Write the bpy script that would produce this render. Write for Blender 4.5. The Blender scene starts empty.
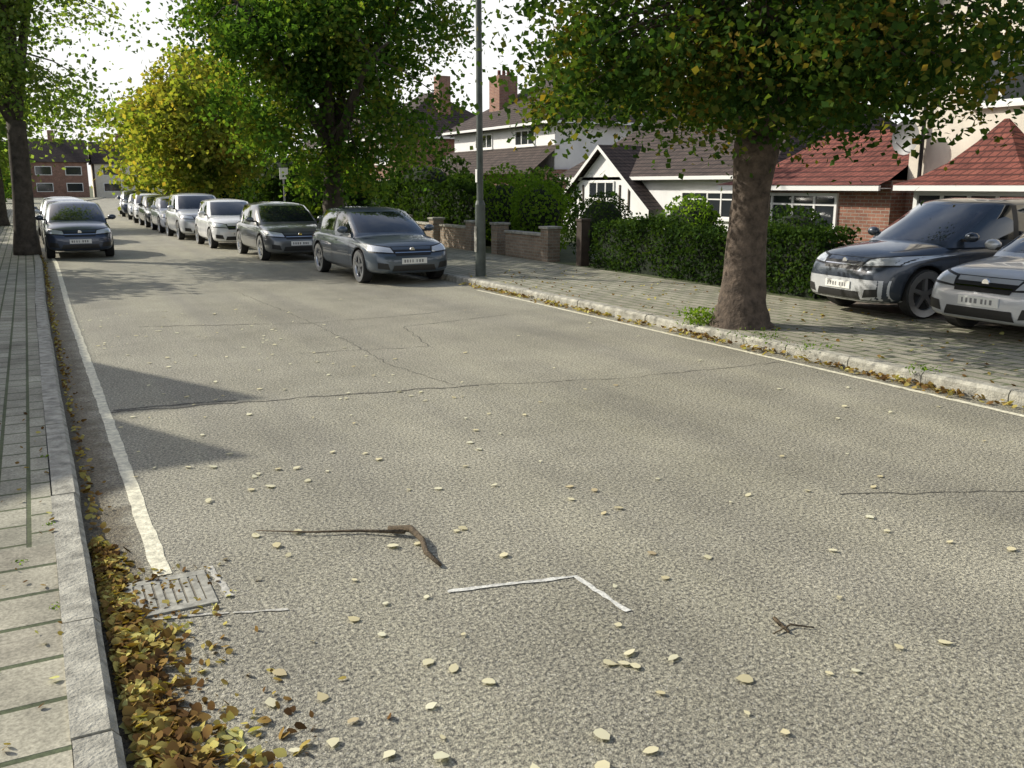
import bpy, math, random, bmesh
import numpy as np
from mathutils import Vector, Matrix
from mathutils.bvhtree import BVHTree
random.seed(7); rng=np.random.default_rng(7)
scene=bpy.context.scene
rad=math.radians
# ------------------------------------------------------------------ materials
def newmat(name):
    m=bpy.data.materials.new(name); m.use_nodes=True
    nt=m.node_tree; nt.nodes.clear()
    out=nt.nodes.new('ShaderNodeOutputMaterial')
    return m,nt,out
def N(nt,t,**kw):
    n=nt.nodes.new(t)
    for k,v in kw.items(): setattr(n,k,v)
    return n
def setin(n,d):
    for k,v in d.items():
        if k in n.inputs: n.inputs[k].default_value=v
def c4(c): return (c[0],c[1],c[2],1)
def simple(name,col,rough=.6,metal=0,coat=0,noise=0,nscale=8,bump=0,bscale=60,spec=.5):
    m,nt,out=newmat(name)
    p=N(nt,'ShaderNodeBsdfPrincipled'); setin(p,{'Base Color':c4(col),'Roughness':rough,'Metallic':metal,'Coat Weight':coat,'Coat Roughness':.04,'Specular IOR Level':spec})
    nt.links.new(p.outputs[0],out.inputs[0])
    tc=N(nt,'ShaderNodeTexCoord')
    if noise>0:
        nz=N(nt,'ShaderNodeTexNoise'); setin(nz,{'Scale':nscale,'Detail':4,'Roughness':.65})
        nt.links.new(tc.outputs['Object'],nz.inputs['Vector'])
        r=N(nt,'ShaderNodeValToRGB'); nt.links.new(nz.outputs['Fac'],r.inputs['Fac'])
        r.color_ramp.elements[0].position=.3; r.color_ramp.elements[1].position=.7
        r.color_ramp.elements[0].color=c4([x*(1-noise) for x in col]); r.color_ramp.elements[1].color=c4([min(1,x*(1+noise)) for x in col])
        nt.links.new(r.outputs[0],p.inputs['Base Color'])
    if bump>0:
        nz=N(nt,'ShaderNodeTexNoise'); setin(nz,{'Scale':bscale,'Detail':3})
        nt.links.new(tc.outputs['Object'],nz.inputs['Vector'])
        b=N(nt,'ShaderNodeBump'); setin(b,{'Strength':bump,'Distance':.02}); nt.links.new(nz.outputs['Fac'],b.inputs['Height']); nt.links.new(b.outputs[0],p.inputs['Normal'])
    return m
def mixc(nt,a,b,fac,mode='MIX'):
    n=N(nt,'ShaderNodeMix',data_type='RGBA',blend_type=mode)
    for sock,val in ((n.inputs[6],a),(n.inputs[7],b),(n.inputs[0],fac)):
        if isinstance(val,bpy.types.NodeSocket): nt.links.new(val,sock)
        else: sock.default_value=val if not isinstance(val,tuple) or len(val)==4 else c4(val)
    return n.outputs[2]
def N_mult(nt,s,k):
    n=N(nt,'ShaderNodeMath',operation='MULTIPLY'); nt.links.new(s,n.inputs[0]); n.inputs[1].default_value=k; return n.outputs[0]
def asphalt():
    m,nt,out=newmat('asphalt')
    p=N(nt,'ShaderNodeBsdfPrincipled'); setin(p,{'Roughness':.66,'Specular IOR Level':.45})
    tc=N(nt,'ShaderNodeTexCoord')
    def noise(s,d,r=.6,vec=None):
        n=N(nt,'ShaderNodeTexNoise'); setin(n,{'Scale':s,'Detail':d,'Roughness':r}); nt.links.new(vec or tc.outputs['Object'],n.inputs['Vector']); return n.outputs['Fac']
    def ramp(f,a,b,c0,c1):
        r=N(nt,'ShaderNodeValToRGB'); nt.links.new(f,r.inputs['Fac']); e=r.color_ramp.elements
        e[0].position=a;e[1].position=b;e[0].color=c4(c0);e[1].color=c4(c1); return r.outputs[0]
    big=ramp(noise(.55,6,.72),.3,.7,(.195,.187,.152),(.310,.297,.250))
    agg=ramp(noise(50,2,.85),.36,.66,(.34,.34,.34),(1.90,1.88,1.72))
    mp=N(nt,'ShaderNodeMapping'); mp.inputs['Scale'].default_value=(1.3,.10,1); nt.links.new(tc.outputs['Object'],mp.inputs['Vector'])
    wear=ramp(noise(1.0,3,.6,mp.outputs[0]),.35,.65,(.86,.86,.88),(1.12,1.12,1.09))
    c=mixc(nt,big,agg,1.0,'MULTIPLY'); c=mixc(nt,c,wear,1.0,'MULTIPLY')
    v=N(nt,'ShaderNodeTexVoronoi'); setin(v,{'Scale':40}); nt.links.new(tc.outputs['Object'],v.inputs['Vector'])
    chips=ramp(v.outputs['Distance'],.10,.25,(1,1,1),(0,0,0))
    c=mixc(nt,c,(.58,.56,.48,1),N_mult(nt,chips,.55))
    sep=N(nt,'ShaderNodeSeparateXYZ'); nt.links.new(tc.outputs['Object'],sep.inputs[0])
    a=N(nt,'ShaderNodeMath',operation='MULTIPLY_ADD'); nt.links.new(noise(3,3,.7),a.inputs[0]); a.inputs[1].default_value=-.5; nt.links.new(sep.outputs[0],a.inputs[2])
    gr=ramp(a.outputs[0],0.0,.16,(.45,.40,.33),(1,1,1))
    c=mixc(nt,c,gr,1.0,'MULTIPLY')
    nt.links.new(c,p.inputs['Base Color'])
    b=N(nt,'ShaderNodeBump'); setin(b,{'Strength':.9,'Distance':.012}); nt.links.new(noise(58,2,.8),b.inputs['Height']); nt.links.new(b.outputs[0],p.inputs['Normal'])
    nt.links.new(p.outputs[0],out.inputs[0]); return m
def brickmat(name,c1,c2,mortar,bw,bh,ms=.012,vec='xy',bump=.4,rough=.85,offset=.5,dirt=.35):
    m,nt,out=newmat(name)
    p=N(nt,'ShaderNodeBsdfPrincipled'); setin(p,{'Roughness':rough,'Specular IOR Level':.25})
    tc=N(nt,'ShaderNodeTexCoord'); sep=N(nt,'ShaderNodeSeparateXYZ'); nt.links.new(tc.outputs['Object'],sep.inputs[0])
    comb=N(nt,'ShaderNodeCombineXYZ')
    if vec=='xy':
        nt.links.new(sep.outputs[0],comb.inputs[1]); nt.links.new(sep.outputs[1],comb.inputs[0])
    else:
        a=N(nt,'ShaderNodeMath',operation='ADD'); nt.links.new(sep.outputs[0],a.inputs[0]); nt.links.new(sep.outputs[1],a.inputs[1])
        nt.links.new(a.outputs[0],comb.inputs[0]); nt.links.new(sep.outputs[2],comb.inputs[1])
    b=N(nt,'ShaderNodeTexBrick'); b.offset=offset
    setin(b,{'Color1':c4(c1),'Color2':c4(c2),'Mortar':c4(mortar),'Scale':1,'Mortar Size':ms,'Mortar Smooth':.2,'Brick Width':bw,'Row Height':bh,'Bias':0})
    nt.links.new(comb.outputs[0],b.inputs['Vector'])
    nz=N(nt,'ShaderNodeTexNoise'); setin(nz,{'Scale':1.7,'Detail':6,'Roughness':.78}); nt.links.new(tc.outputs['Object'],nz.inputs['Vector'])
    r=N(nt,'ShaderNodeValToRGB'); nt.links.new(nz.outputs['Fac'],r.inputs['Fac']); e=r.color_ramp.elements
    e[0].position=.3;e[1].position=.7;e[0].color=c4([1-dirt]*3);e[1].color=c4([1+dirt*.5]*3)
    c=mixc(nt,b.outputs['Color'],r.outputs[0],1.0,'MULTIPLY')
    nz2=N(nt,'ShaderNodeTexNoise'); setin(nz2,{'Scale':60,'Detail':2,'Roughness':.7}); nt.links.new(tc.outputs['Object'],nz2.inputs['Vector'])
    r2=N(nt,'ShaderNodeValToRGB'); nt.links.new(nz2.outputs['Fac'],r2.inputs['Fac']); e=r2.color_ramp.elements
    e[0].position=.3;e[1].position=.7;e[0].color=(.68,.68,.68,1);e[1].color=(1.3,1.3,1.3,1)
    c=mixc(nt,c,r2.outputs[0],1.0,'MULTIPLY')
    nt.links.new(c,p.inputs['Base Color'])
    bp=N(nt,'ShaderNodeBump',invert=True); setin(bp,{'Strength':bump,'Distance':.02}); nt.links.new(b.outputs['Fac'],bp.inputs['Height'])
    nt.links.new(bp.outputs[0],p.inputs['Normal'])
    nt.links.new(p.outputs[0],out.inputs[0]); return m
def leafmat(name,cols,trans=.45,cl=1.3,gloss=0):
    m,nt,out=newmat(name)
    geo=N(nt,'ShaderNodeNewGeometry'); tc=N(nt,'ShaderNodeTexCoord')
    nz=N(nt,'ShaderNodeTexNoise'); setin(nz,{'Scale':cl,'Detail':1}); nt.links.new(tc.outputs['Object'],nz.inputs['Vector'])
    a=N(nt,'ShaderNodeMath',operation='MULTIPLY_ADD'); nt.links.new(geo.outputs['Random Per Island'],a.inputs[0]); a.inputs[1].default_value=.6
    s=N(nt,'ShaderNodeMath',operation='MULTIPLY_ADD'); nt.links.new(nz.outputs['Fac'],s.inputs[0]); s.inputs[1].default_value=1.4; s.inputs[2].default_value=-.5
    nt.links.new(s.outputs[0],a.inputs[2])
    r=N(nt,'ShaderNodeValToRGB'); nt.links.new(a.outputs[0],r.inputs['Fac']); e=r.color_ramp.elements
    e[0].position=0; e[0].color=c4(cols[0]); e[1].position=1; e[1].color=c4(cols[-1])
    for i,c in enumerate(cols[1:-1]):
        x=e.new((i+1)/(len(cols)-1)); x.color=c4(c)
    d=N(nt,'ShaderNodeBsdfDiffuse'); t=N(nt,'ShaderNodeBsdfTranslucent')
    nt.links.new(r.outputs[0],d.inputs[0])
    tcol=mixc(nt,r.outputs[0],(2.1,2.1,.7,1),1.0,'MULTIPLY'); nt.links.new(tcol,t.inputs[0])
    m1=N(nt,'ShaderNodeMixShader'); m1.inputs[0].default_value=trans; nt.links.new(d.outputs[0],m1.inputs[1]); nt.links.new(t.outputs[0],m1.inputs[2])
    nt.links.new(m1.outputs[0],out.inputs[0]); return m

M={}
M['asphalt']=asphalt()
M['paveL']=brickmat('paving_blocks_small',(.31,.30,.235),(.42,.405,.32),(.11,.13,.07),.30,.165,.013,'xy',.6,dirt=.45)
M['paveS']=brickmat('paving_slabs',(.33,.31,.245),(.43,.41,.32),(.09,.11,.06),.33,.62,.016,'xy',.6,offset=.35,dirt=.5)
M['paveR']=brickmat('paving_blocks',(.28,.265,.21),(.37,.35,.275),(.12,.15,.07),.40,.20,.016,'xy',.5)
M['drive']=brickmat('drive_blocks',(.20,.17,.15),(.27,.22,.18),(.1,.1,.08),.22,.11,.012,'xy',.5)
M['kerb']=simple('kerb_stone',(.35,.34,.285),.85,noise=.5,nscale=9,bump=.6,bscale=60)
M['ground']=simple('garden_soil_grass',(.07,.085,.035),.95,noise=.5,nscale=3,bump=.6,bscale=30)
M['yellow']=simple('faded_yellow_paint',(.68,.65,.50),.7,noise=.38,nscale=18,bump=.3)
M['white']=simple('road_paint',(.60,.60,.55),.7,noise=.4,nscale=34,bump=.3)
M['worn']=simple('worn_road_paint',(.44,.43,.38),.75,noise=.35,nscale=26,bump=.3)
M['tar']=simple('tar_crack',(.10,.095,.078),.8,noise=.5,nscale=20)
M['bark']=simple('bark',(.085,.064,.048),.95,noise=.6,nscale=9,bump=1.0,bscale=22)
M['barkfar']=simple('bark_far',(.07,.058,.045),.95,noise=.5,nscale=6)
M['iron']=simple('cast_iron',(.31,.305,.26),.75,0,noise=.45,nscale=20)
M['pit']=simple('silted_pit',(.17,.155,.12),.9,noise=.4,nscale=20)
M['post']=simple('lamp_post_paint',(.075,.09,.08),.5,.1,noise=.3,nscale=5)
M['brick']=brickmat('red_brick',(.24,.11,.08),(.33,.16,.11),(.32,.28,.23),.225,.075,.01,'wall',.4)
M['wallbrick']=brickmat('garden_wall_brick',(.24,.18,.13),(.34,.26,.19),(.3,.28,.23),.225,.075,.012,'wall',.5)
M['render']=simple('cream_render',(.68,.63,.54),.9,noise=.12,nscale=2,bump=.3,bscale=50)
M['whiter']=simple('white_render',(.8,.8,.79),.9,noise=.06,nscale=2,bump=.3,bscale=50)
M['redroof']=brickmat('red_roof_tiles',(.16,.052,.042),(.235,.08,.06),(.08,.03,.025),.17,.11,.016,'wall',.9,dirt=.5)
M['darkroof']=brickmat('dark_roof_tiles',(.065,.05,.045),(.10,.075,.065),(.025,.02,.02),.2,.13,.016,'wall',.9)
M['frame']=simple('white_window_frame',(.8,.8,.78),.4)
M['glass']=simple('window_glass',(.03,.035,.04),.04,0,0,spec=.9)
M['timber']=simple('dark_timber',(.05,.035,.025),.8,noise=.3)
M['dish']=simple('dish_grey',(.22,.22,.22),.5)
M['rubber']=simple('tyre_rubber',(.02,.02,.02),.8,bump=.2)
M['black']=simple('black_plastic',(.018,.018,.018),.45)
M['carglass']=simple('car_glass',(.012,.016,.018),.03,0,1,spec=.9)
M['rim']=simple('alloy_rim',(.55,.56,.57),.3,.9)
M['lamp']=simple('headlamp_glass',(.66,.69,.71),.08,.3,1)
M['chrome']=simple('chrome',(.75,.75,.75),.12,1)
M['red']=simple('tail_lamp',(.35,.01,.01),.12,0,1)
M['plate']=simple('number_plate_white',(.8,.8,.76),.35)
M['platey']=simple('number_plate_yellow',(.75,.55,.06),.35)
M['stick']=simple('stick_bark',(.10,.075,.045),.9,noise=.6,nscale=30,bump=.6)
M['leafR']=leafmat('leaves_lime_dark',[(.018,.038,.012),(.026,.058,.015),(.042,.082,.02),(.08,.11,.024),(.20,.14,.03)],.36,1.2)
M['leafM']=leafmat('leaves_lime_mid',[(.028,.062,.018),(.045,.10,.024),(.07,.135,.03),(.11,.165,.035),(.19,.18,.04)],.48,.8)
M['leafY']=leafmat('leaves_autumn_yellow',[(.085,.14,.03),(.13,.18,.04),(.18,.205,.05),(.24,.23,.06),(.32,.23,.06)],.52,.5)
M['leafL']=leafmat('leaves_pale',[(.08,.15,.05),(.12,.19,.065),(.17,.23,.08),(.23,.26,.09)],.55,.8)
M['hedge']=leafmat('leaves_hedge',[(.015,.03,.01),(.025,.05,.014),(.04,.075,.018),(.06,.10,.024)],.25,1.5)
M['shrub']=leafmat('leaves_shrub',[(.05,.09,.015),(.08,.15,.02),(.12,.21,.03),(.18,.25,.04)],.45,1.5)
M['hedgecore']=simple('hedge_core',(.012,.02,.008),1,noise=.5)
M['fall']=leafmat('fallen_leaves',[(.42,.34,.22),(.56,.50,.31),(.65,.61,.42),(.66,.65,.50),(.55,.54,.34)],.08,.9)
M['pile']=leafmat('gutter_leaves',[(.07,.042,.022),(.14,.08,.034),(.27,.18,.06),(.48,.42,.13),(.58,.58,.24)],.15,5)
# ------------------------------------------------------------------ mesh helpers
def link(o,parent=None):
    scene.collection.objects.link(o)
    if parent: o.parent=parent
    return o
def empty(name,loc=(0,0,0)):
    e=bpy.data.objects.new(name,None); e.location=loc; scene.collection.objects.link(e); e.empty_display_size=.3; return e
def mesh_obj(name,verts,faces,mats,midx=None,smooth=False,parent=None):
    off=Vector(parent.location) if parent else Vector((0,0,0))
    me=bpy.data.meshes.new(name); me.from_pydata([tuple(Vector(v)-off) for v in verts],[],faces)
    if not isinstance(mats,(list,tuple)): mats=[mats]
    for m in mats: me.materials.append(m)
    if midx is not None:
        for p,i in zip(me.polygons,midx): p.material_index=i
    if smooth:
        for p in me.polygons: p.use_smooth=True
    me.update()
    return link(bpy.data.objects.new(name,me),parent)
def box(name,x0,x1,y0,y1,z0,z1,mat,parent=None,bev=0):
    v=[(x0,y0,z0),(x1,y0,z0),(x1,y1,z0),(x0,y1,z0),(x0,y0,z1),(x1,y0,z1),(x1,y1,z1),(x0,y1,z1)]
    f=[(0,3,2,1),(4,5,6,7),(0,1,5,4),(1,2,6,5),(2,3,7,6),(3,0,4,7)]
    o=mesh_obj(name,v,f,mat,parent=parent)
    if bev>0:
        b=o.modifiers.new('b','BEVEL'); b.width=bev; b.segments=2
    return o
def tube(V,F,pts,radii,seg=8,cap=True,wob=0):
    b0=len(V); n=len(pts)
    for i,p in enumerate(pts):
        p=Vector(p)
        d=(Vector(pts[min(i+1,n-1)])-Vector(pts[max(i-1,0)])).normalized()
        ref=Vector((1,0,0)) if abs(d.x)<.8 else Vector((0,1,0))
        a=d.cross(ref).normalized(); b=d.cross(a)
        for k in range(seg):
            t=2*math.pi*k/seg; r=radii[i]*(1+(random.uniform(-wob,wob) if wob else 0))
            V.append(tuple(p+a*math.cos(t)*r+b*math.sin(t)*r))
    for i in range(n-1):
        for k in range(seg):
            k2=(k+1)%seg
            F.append((b0+i*seg+k,b0+i*seg+k2,b0+(i+1)*seg+k2,b0+(i+1)*seg+k))
    if cap: F.append(tuple(b0+(n-1)*seg+k for k in range(seg))); F.append(tuple(b0+k for k in reversed(range(seg))))
def leaves(name,C,S,mat,parent=None,flat=False,tilt=.25,aspect=.38,up=0.,rnd=False):
    C=np.asarray(C,float); n=len(C); S=np.asarray(S,float).reshape(-1,1)*np.ones((n,1))
    if flat:
        nrm=rng.normal(0,tilt,(n,3)); nrm[:,2]=1
    else:
        nrm=rng.normal(0,1,(n,3)); nrm[:,2]+=up
    nrm/=np.linalg.norm(nrm,axis=1,keepdims=True)
    a=rng.normal(0,1,(n,3)); a-=nrm*(a*nrm).sum(1,keepdims=True); a/=np.linalg.norm(a,axis=1,keepdims=True)
    b=np.cross(nrm,a)
    fold=rng.uniform(.03,.22,(n,1))*S
    asp=aspect*rng.uniform(.8,1.25,(n,1))
    if rnd:
        sh=[(-.5,0),(-.36,.75),(-.05,1),(.25,.72),(.56,0),(.25,-.72),(-.05,-1),(-.36,-.75)]; K=8
        co=np.empty((n,K,3))
        curl=rng.uniform(-.3,1,(n,1))
        for i,(u,v) in enumerate(sh):
            jj=rng.uniform(.82,1.15,(n,1))
            co[:,i]=C+a*S*u*jj+b*S*asp*v*jj+nrm*fold*abs(v)*.6*curl+nrm*S*.10*(u*u)*curl
    else:
        K=4; co=np.empty((n,4,3))
        co[:,0]=C-a*S*.5; co[:,1]=C+b*S*asp+nrm*fold; co[:,2]=C+a*S*.5; co[:,3]=C-b*S*asp+nrm*fold
    if parent: co-=np.array(parent.location)
    me=bpy.data.meshes.new(name)
    me.vertices.add(K*n); me.vertices.foreach_set('co',co.reshape(-1))
    me.loops.add(K*n); me.loops.foreach_set('vertex_index',np.arange(K*n,dtype=np.int32))
    me.polygons.add(n); me.polygons.foreach_set('loop_start',np.arange(n,dtype=np.int32)*K)
    me.materials.append(mat); me.update(calc_edges=True); me.validate()
    return link(bpy.data.objects.new(name,me),parent)
# ------------------------------------------------------------------ ground / road
KRy=[-30,14,17,22,27,35,45,64,90,120,160]; KRx=[7.5,7.5,7.4,7.0,6.75,6.45,6.4,7.1,9.2,12.2,18]
KLy=[-30,15,25,30,40,65,90,120,160]; KLx=[.1,.1,.18,.1,.2,1.2,3.5,6.2,12]
kr=lambda y: float(np.interp(y,KRy,KRx)); kl=lambda y: float(np.interp(y,KLy,KLx))
def strip(name,fa,fb,y0,y1,z,mat,step=1.0,nx=1):
    V=[];F=[];n=int((y1-y0)/step)
    for i in range(n+1):
        y=y0+(y1-y0)*i/n
        for k in range(nx+1): V.append((fa(y)+(fb(y)-fa(y))*k/nx,y,z))
    w=nx+1
    for i in range(n):
        for k in range(nx): F.append((i*w+k,i*w+k+1,(i+1)*w+k+1,(i+1)*w+k))
    return mesh_obj(name,V,F,mat)
mesh_obj('ground',[(-900,-900,-.03),(900,-900,-.03),(900,1500,-.03),(-900,1500,-.03)],[(0,1,2,3)],M['ground'])
strip('road',kl,kr,-25,150,0,M['asphalt'],2)
KW=.15
strip('pavement',lambda y:-2.4,lambda y:kl(y)-KW,-25,4.9,.115,M['paveS'],2)
strip('pavement',lambda y:-2.4,lambda y:kl(y)-KW,4.9,150,.115,M['paveL'],2)
strip('pavement',lambda y:kr(y)+KW,lambda y:max(10.8,kr(y)+3),-25,150,.115,M['paveR'],2)
strip('garden_ground',lambda y:-60,lambda y:-2.4,-25,150,.11,M['ground'],5)
strip('garden_ground',lambda y:max(10.8,kr(y)+3),lambda y:90,-25,150,.11,M['ground'],5)
mesh_obj('driveway',[(10.8,3.2,.119),(16,3.2,.119),(16,10.1,.119),(10.8,10.1,.119)],[(0,1,2,3)],M['drive'])
def kerb(name,fe,side):
    V=[];F=[];y=-6.0
    while y<60:
        L=.9; g=.012; zt=.122+random.uniform(-.005,.005); s=side; ja=random.uniform(-.006,.006)
        prof=[(0,-.02),(0,zt-.03),(.025,zt),(KW-.004,zt),(KW-.004,-.02)]
        b=len(V)
        for yy in (y+g/2,y+L-g/2):
            a2=fe(yy)+ja
            for (dx,z) in prof: V.append((a2+s*dx,yy,z))
        for k in range(4): F.append((b+k,b+k+1,b+5+k+1,b+5+k))
        F.append((b,b+1,b+2,b+3,b+4)); F.append((b+5,b+6,b+7,b+8,b+9))
        y+=L
    b=len(V); n=40
    for i in range(n+1):
        yy=60+i*(150-60)/n
        for (dx,z) in [(0,-.02),(0,.122),(KW,.122)]: V.append((fe(yy)+side*dx,yy,z))
    for i in range(n):
        for k in range(2): F.append((b+i*3+k,b+i*3+k+1,b+i*3+4+k,b+i*3+3+k))
    mesh_obj(name,V,F,M['kerb'])
kerb('kerb',kl,-1); kerb('kerb',kr,1)
strip('kerb_bedding',lambda y:kl(y)-KW-.004,lambda y:kl(y)-.012,-6,60,.09,M['tar'],2)
strip('kerb_bedding',lambda y:kr(y)+.012,lambda y:kr(y)+KW+.004,-6,60,.09,M['tar'],2)
def paint_line(name,pts,w,mat,z=.004,jit=.006,step=.08):
    V=[];F=[]
    P=[Vector((p[0],p[1],0)) for p in pts]; out=[]
    for i in range(len(P)-1):
        d=P[i+1]-P[i]; n=max(1,int(d.length/step))
        for k in range(n): out.append(P[i]+d*k/n)
    out.append(P[-1])
    for i,p in enumerate(out):
        d=(out[min(i+1,len(out)-1)]-out[max(i-1,0)]).normalized(); nn=Vector((-d.y,d.x,0))
        V.append((p.x+nn.x*(w/2+random.uniform(-jit,jit)),p.y+nn.y*(w/2+random.uniform(-jit,jit)),z))
        V.append((p.x-nn.x*(w/2+random.uniform(-jit,jit)),p.y-nn.y*(w/2+random.uniform(-jit,jit)),z))
    for i in range(len(out)-1): F.append((2*i,2*i+1,2*i+3,2*i+2))
    return mesh_obj(name,V,F,mat)
paint_line('yellow_line',[(kl(y)+.31,y) for y in np.arange(4.5,60,1.5)],.085,M['yellow'],step=.12)
paint_line('yellow_line',[(kr(y)-.27,y) for y in np.arange(-6,15.5,1.5)],.07,M['yellow'],step=.12)
paint_line('road_marking',[(1.588,3.67),(2.218,3.528),(2.233,3.095)],.028,M['white'],z=.005,jit=.007,step=.04)
paint_line('road_marking',[(.30,4.03),(.62,3.93)],.020,M['worn'],z=.0045,jit=.008,step=.04)
paint_line('road_marking',[(.64,3.925),(.87,3.84)],.018,M['worn'],z=.0045,jit=.008,step=.04)
paint_line('road_marking',[(.635,4.50),(.66,4.10)],.035,M['worn'],z=.0045,jit=.010,step=.04)
def crack(pts,w,name='road_crack'):
    P=[]
    for i in range(len(pts)-1):
        a=Vector((*pts[i],0)); b=Vector((*pts[i+1],0)); n=max(2,int((b-a).length/.12))
        for k in range(n):
            q=a+(b-a)*k/n; P.append((q.x+random.uniform(-.03,.03),q.y+random.uniform(-.03,.03)))
    P.append(pts[-1]); paint_line(name,P,w,M['tar'],z=.003,jit=w*.48,step=.05)
crack([(.45,8.2),(1.55,8.05),(3.7,7.7)],.026)
crack([(3.7,7.7),(5.2,7.3),(7.3,7.2)],.010)
crack([(.5,8.26),(1.5,8.16)],.03)
crack([(4.3,3.8),(5.4,3.3),(7.2,2.9)],.010)
crack([(1.2,13.2),(3.4,12.4),(5.4,12.6)],.018)
crack([(2.6,10.2),(4.1,9.9),(4.4,11.5),(6.2,11.9)],.012)
crack([(3.2,17),(3.4,12.4),(3.3,9),(3.5,7.8)],.010)
g=empty('drain_grate',(.41,4.26,0))
box('frame',.22,.60,4.06,4.11,.001,.009,M['iron'],g); box('frame',.22,.60,4.41,4.46,.001,.009,M['iron'],g)
box('frame',.22,.26,4.11,4.41,.001,.009,M['iron'],g); box('frame',.56,.60,4.11,4.41,.001,.009,M['iron'],g)
for i in range(7):
    x=.270+i*.042; box('bar',x,x+.031,4.11,4.41,.001,.008,M['iron'],g)
box('pit',.26,.56,4.11,4.41,.0005,.0040,M['pit'],g)
# ------------------------------------------------------------------ leaves on the ground
C=[];S=[]
for i in range(230):
    x=random.uniform(.4,7.3)
    if x>3.0 and random.random()<.62: x=random.uniform(.5,3.4)
    C.append((x,random.uniform(1.9,15),.010)); S.append(random.uniform(.025,.062))
for (x,y) in [(1.55,4.3),(1.0,4.6),(1.25,3.1),(1.9,2.75),(1.95,2.72),(2.02,2.78),(1.98,2.68),(2.15,2.66),(2.6,3.3),(1.1,3.6),(1.45,5.9),(1.2,5.6),(.95,6.2),(.8,5.5),(2.3,2.4),(1.5,2.2),(1.3,2.3),(1.32,2.12),(1.05,2.5),(1.6,2.35),(1.15,2.22),(1.0,2.15),(1.7,2.2),(.75,2.75),(.8,3.05),(.7,3.3),(.62,3.1),(.9,2.6),(1.25,2.18),(1.28,2.24),(1.4,2.2)]:
    C.append((x,y,.011)); S.append(random.uniform(.05,.075))
leaves('fallen_leaves',C,S,M['fall'],flat=True,tilt=.09,aspect=.36,rnd=True)
C=[];S=[]
for i in range(3500):
    y=2.0+3.1*random.random()**1.1; w=.09+.22*max(0,1-abs(y-2.8)/1.4) if y<4.2 else .08
    cl=math.sin(y*7)+math.sin(y*3.1+1)
    u=abs(random.gauss(0,.6)); x=.125+u*w*(1+.2*cl)
    h=.05*math.exp(-(u)**2*1.2)*(1 if y<4.2 else .4)
    C.append((x,y,.008+random.random()*h)); S.append(random.uniform(.02,.062))
for i in range(420):
    y=random.uniform(2,4.6); C.append((.2+abs(random.gauss(0,.24)),y,.009)); S.append(random.uniform(.012,.045))
for i in range(1000):
    y=random.uniform(5,30); C.append((kl(y)+.03+abs(random.gauss(0,.04)),y,.01+random.random()*.02)); S.append(random.uniform(.02,.05))
for i in range(60):
    y=random.uniform(2,8); C.append((-.05-random.random()**2*.6,y,.128)); S.append(random.uniform(.015,.04))
leaves('leaf_pile',C,S,M['pile'],flat=True,tilt=.6,aspect=.36,rnd=True)
C=[];S=[]
for i in range(1400):
    y=random.uniform(3,16); d=abs(random.gauss(0,.09)); cl=math.sin(y*2.3)+math.sin(y*5.1)
    if cl<-.3 and random.random()<.7: continue
    C.append((kr(y)-.02-d,y,.01+random.random()*.04)); S.append(random.uniform(.03,.07))
for i in range(420):
    C.append((kr(8)+.1+random.random()*2.9,random.uniform(2,17),.125)); S.append(random.uniform(.03,.06))
leaves('kerb_leaves',C,S,M['pile'],flat=True,tilt=.5,rnd=True)
def tuft(name,x,y,z,n,r,h,mat,s=.05):
    C=[(x+random.gauss(0,r),y+random.gauss(0,r),z+random.random()*h) for _ in range(n)]
    return leaves(name,C,[random.uniform(s*.6,s*1.3) for _ in C],mat,aspect=.25)
for (x,y,r,h,n,s) in [(7.60,5.75,.09,.06,70,.035),(7.6,8.0,.2,.08,120,.035),(7.62,7.2,.12,.06,60,.035),(-.07,5.2,.015,.015,14,.018),(-.3,3.6,.02,.015,14,.018),(-.07,4.1,.015,.015,14,.018),(-.35,5.6,.02,.015,14,.018),(-.06,6.6,.015,.015,14,.02),(-.2,4.7,.02,.015,12,.018)]:
    tuft('weeds',x,y,.11,n,r,h,M['shrub'],s)
V=[];F=[]
tube(V,F,[(.95,4.86,.012),(1.2,4.68,.02),(1.45,4.58,.016),(1.66,4.41,.03)],[.003,.006,.008,.012],6)
tube(V,F,[(1.60,4.50,.03),(1.69,4.40,.048),(1.70,4.25,.034),(1.66,4.1,.026),(1.67,3.94,.016)],[.015,.021,.016,.015,.010],7)
mesh_obj('fallen_stick',V,F,M['stick'],smooth=True)
V=[];F=[]
tube(V,F,[(2.66,2.62,.010),(2.78,2.64,.015),(2.86,2.58,.008)],[.003,.005,.003],5); tube(V,F,[(2.74,2.66,.012),(2.76,2.72,.014),(2.73,2.6,.01)],[.009,.010,.006],5)
mesh_obj('twig',V,F,M['stick'],smooth=True)
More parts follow.
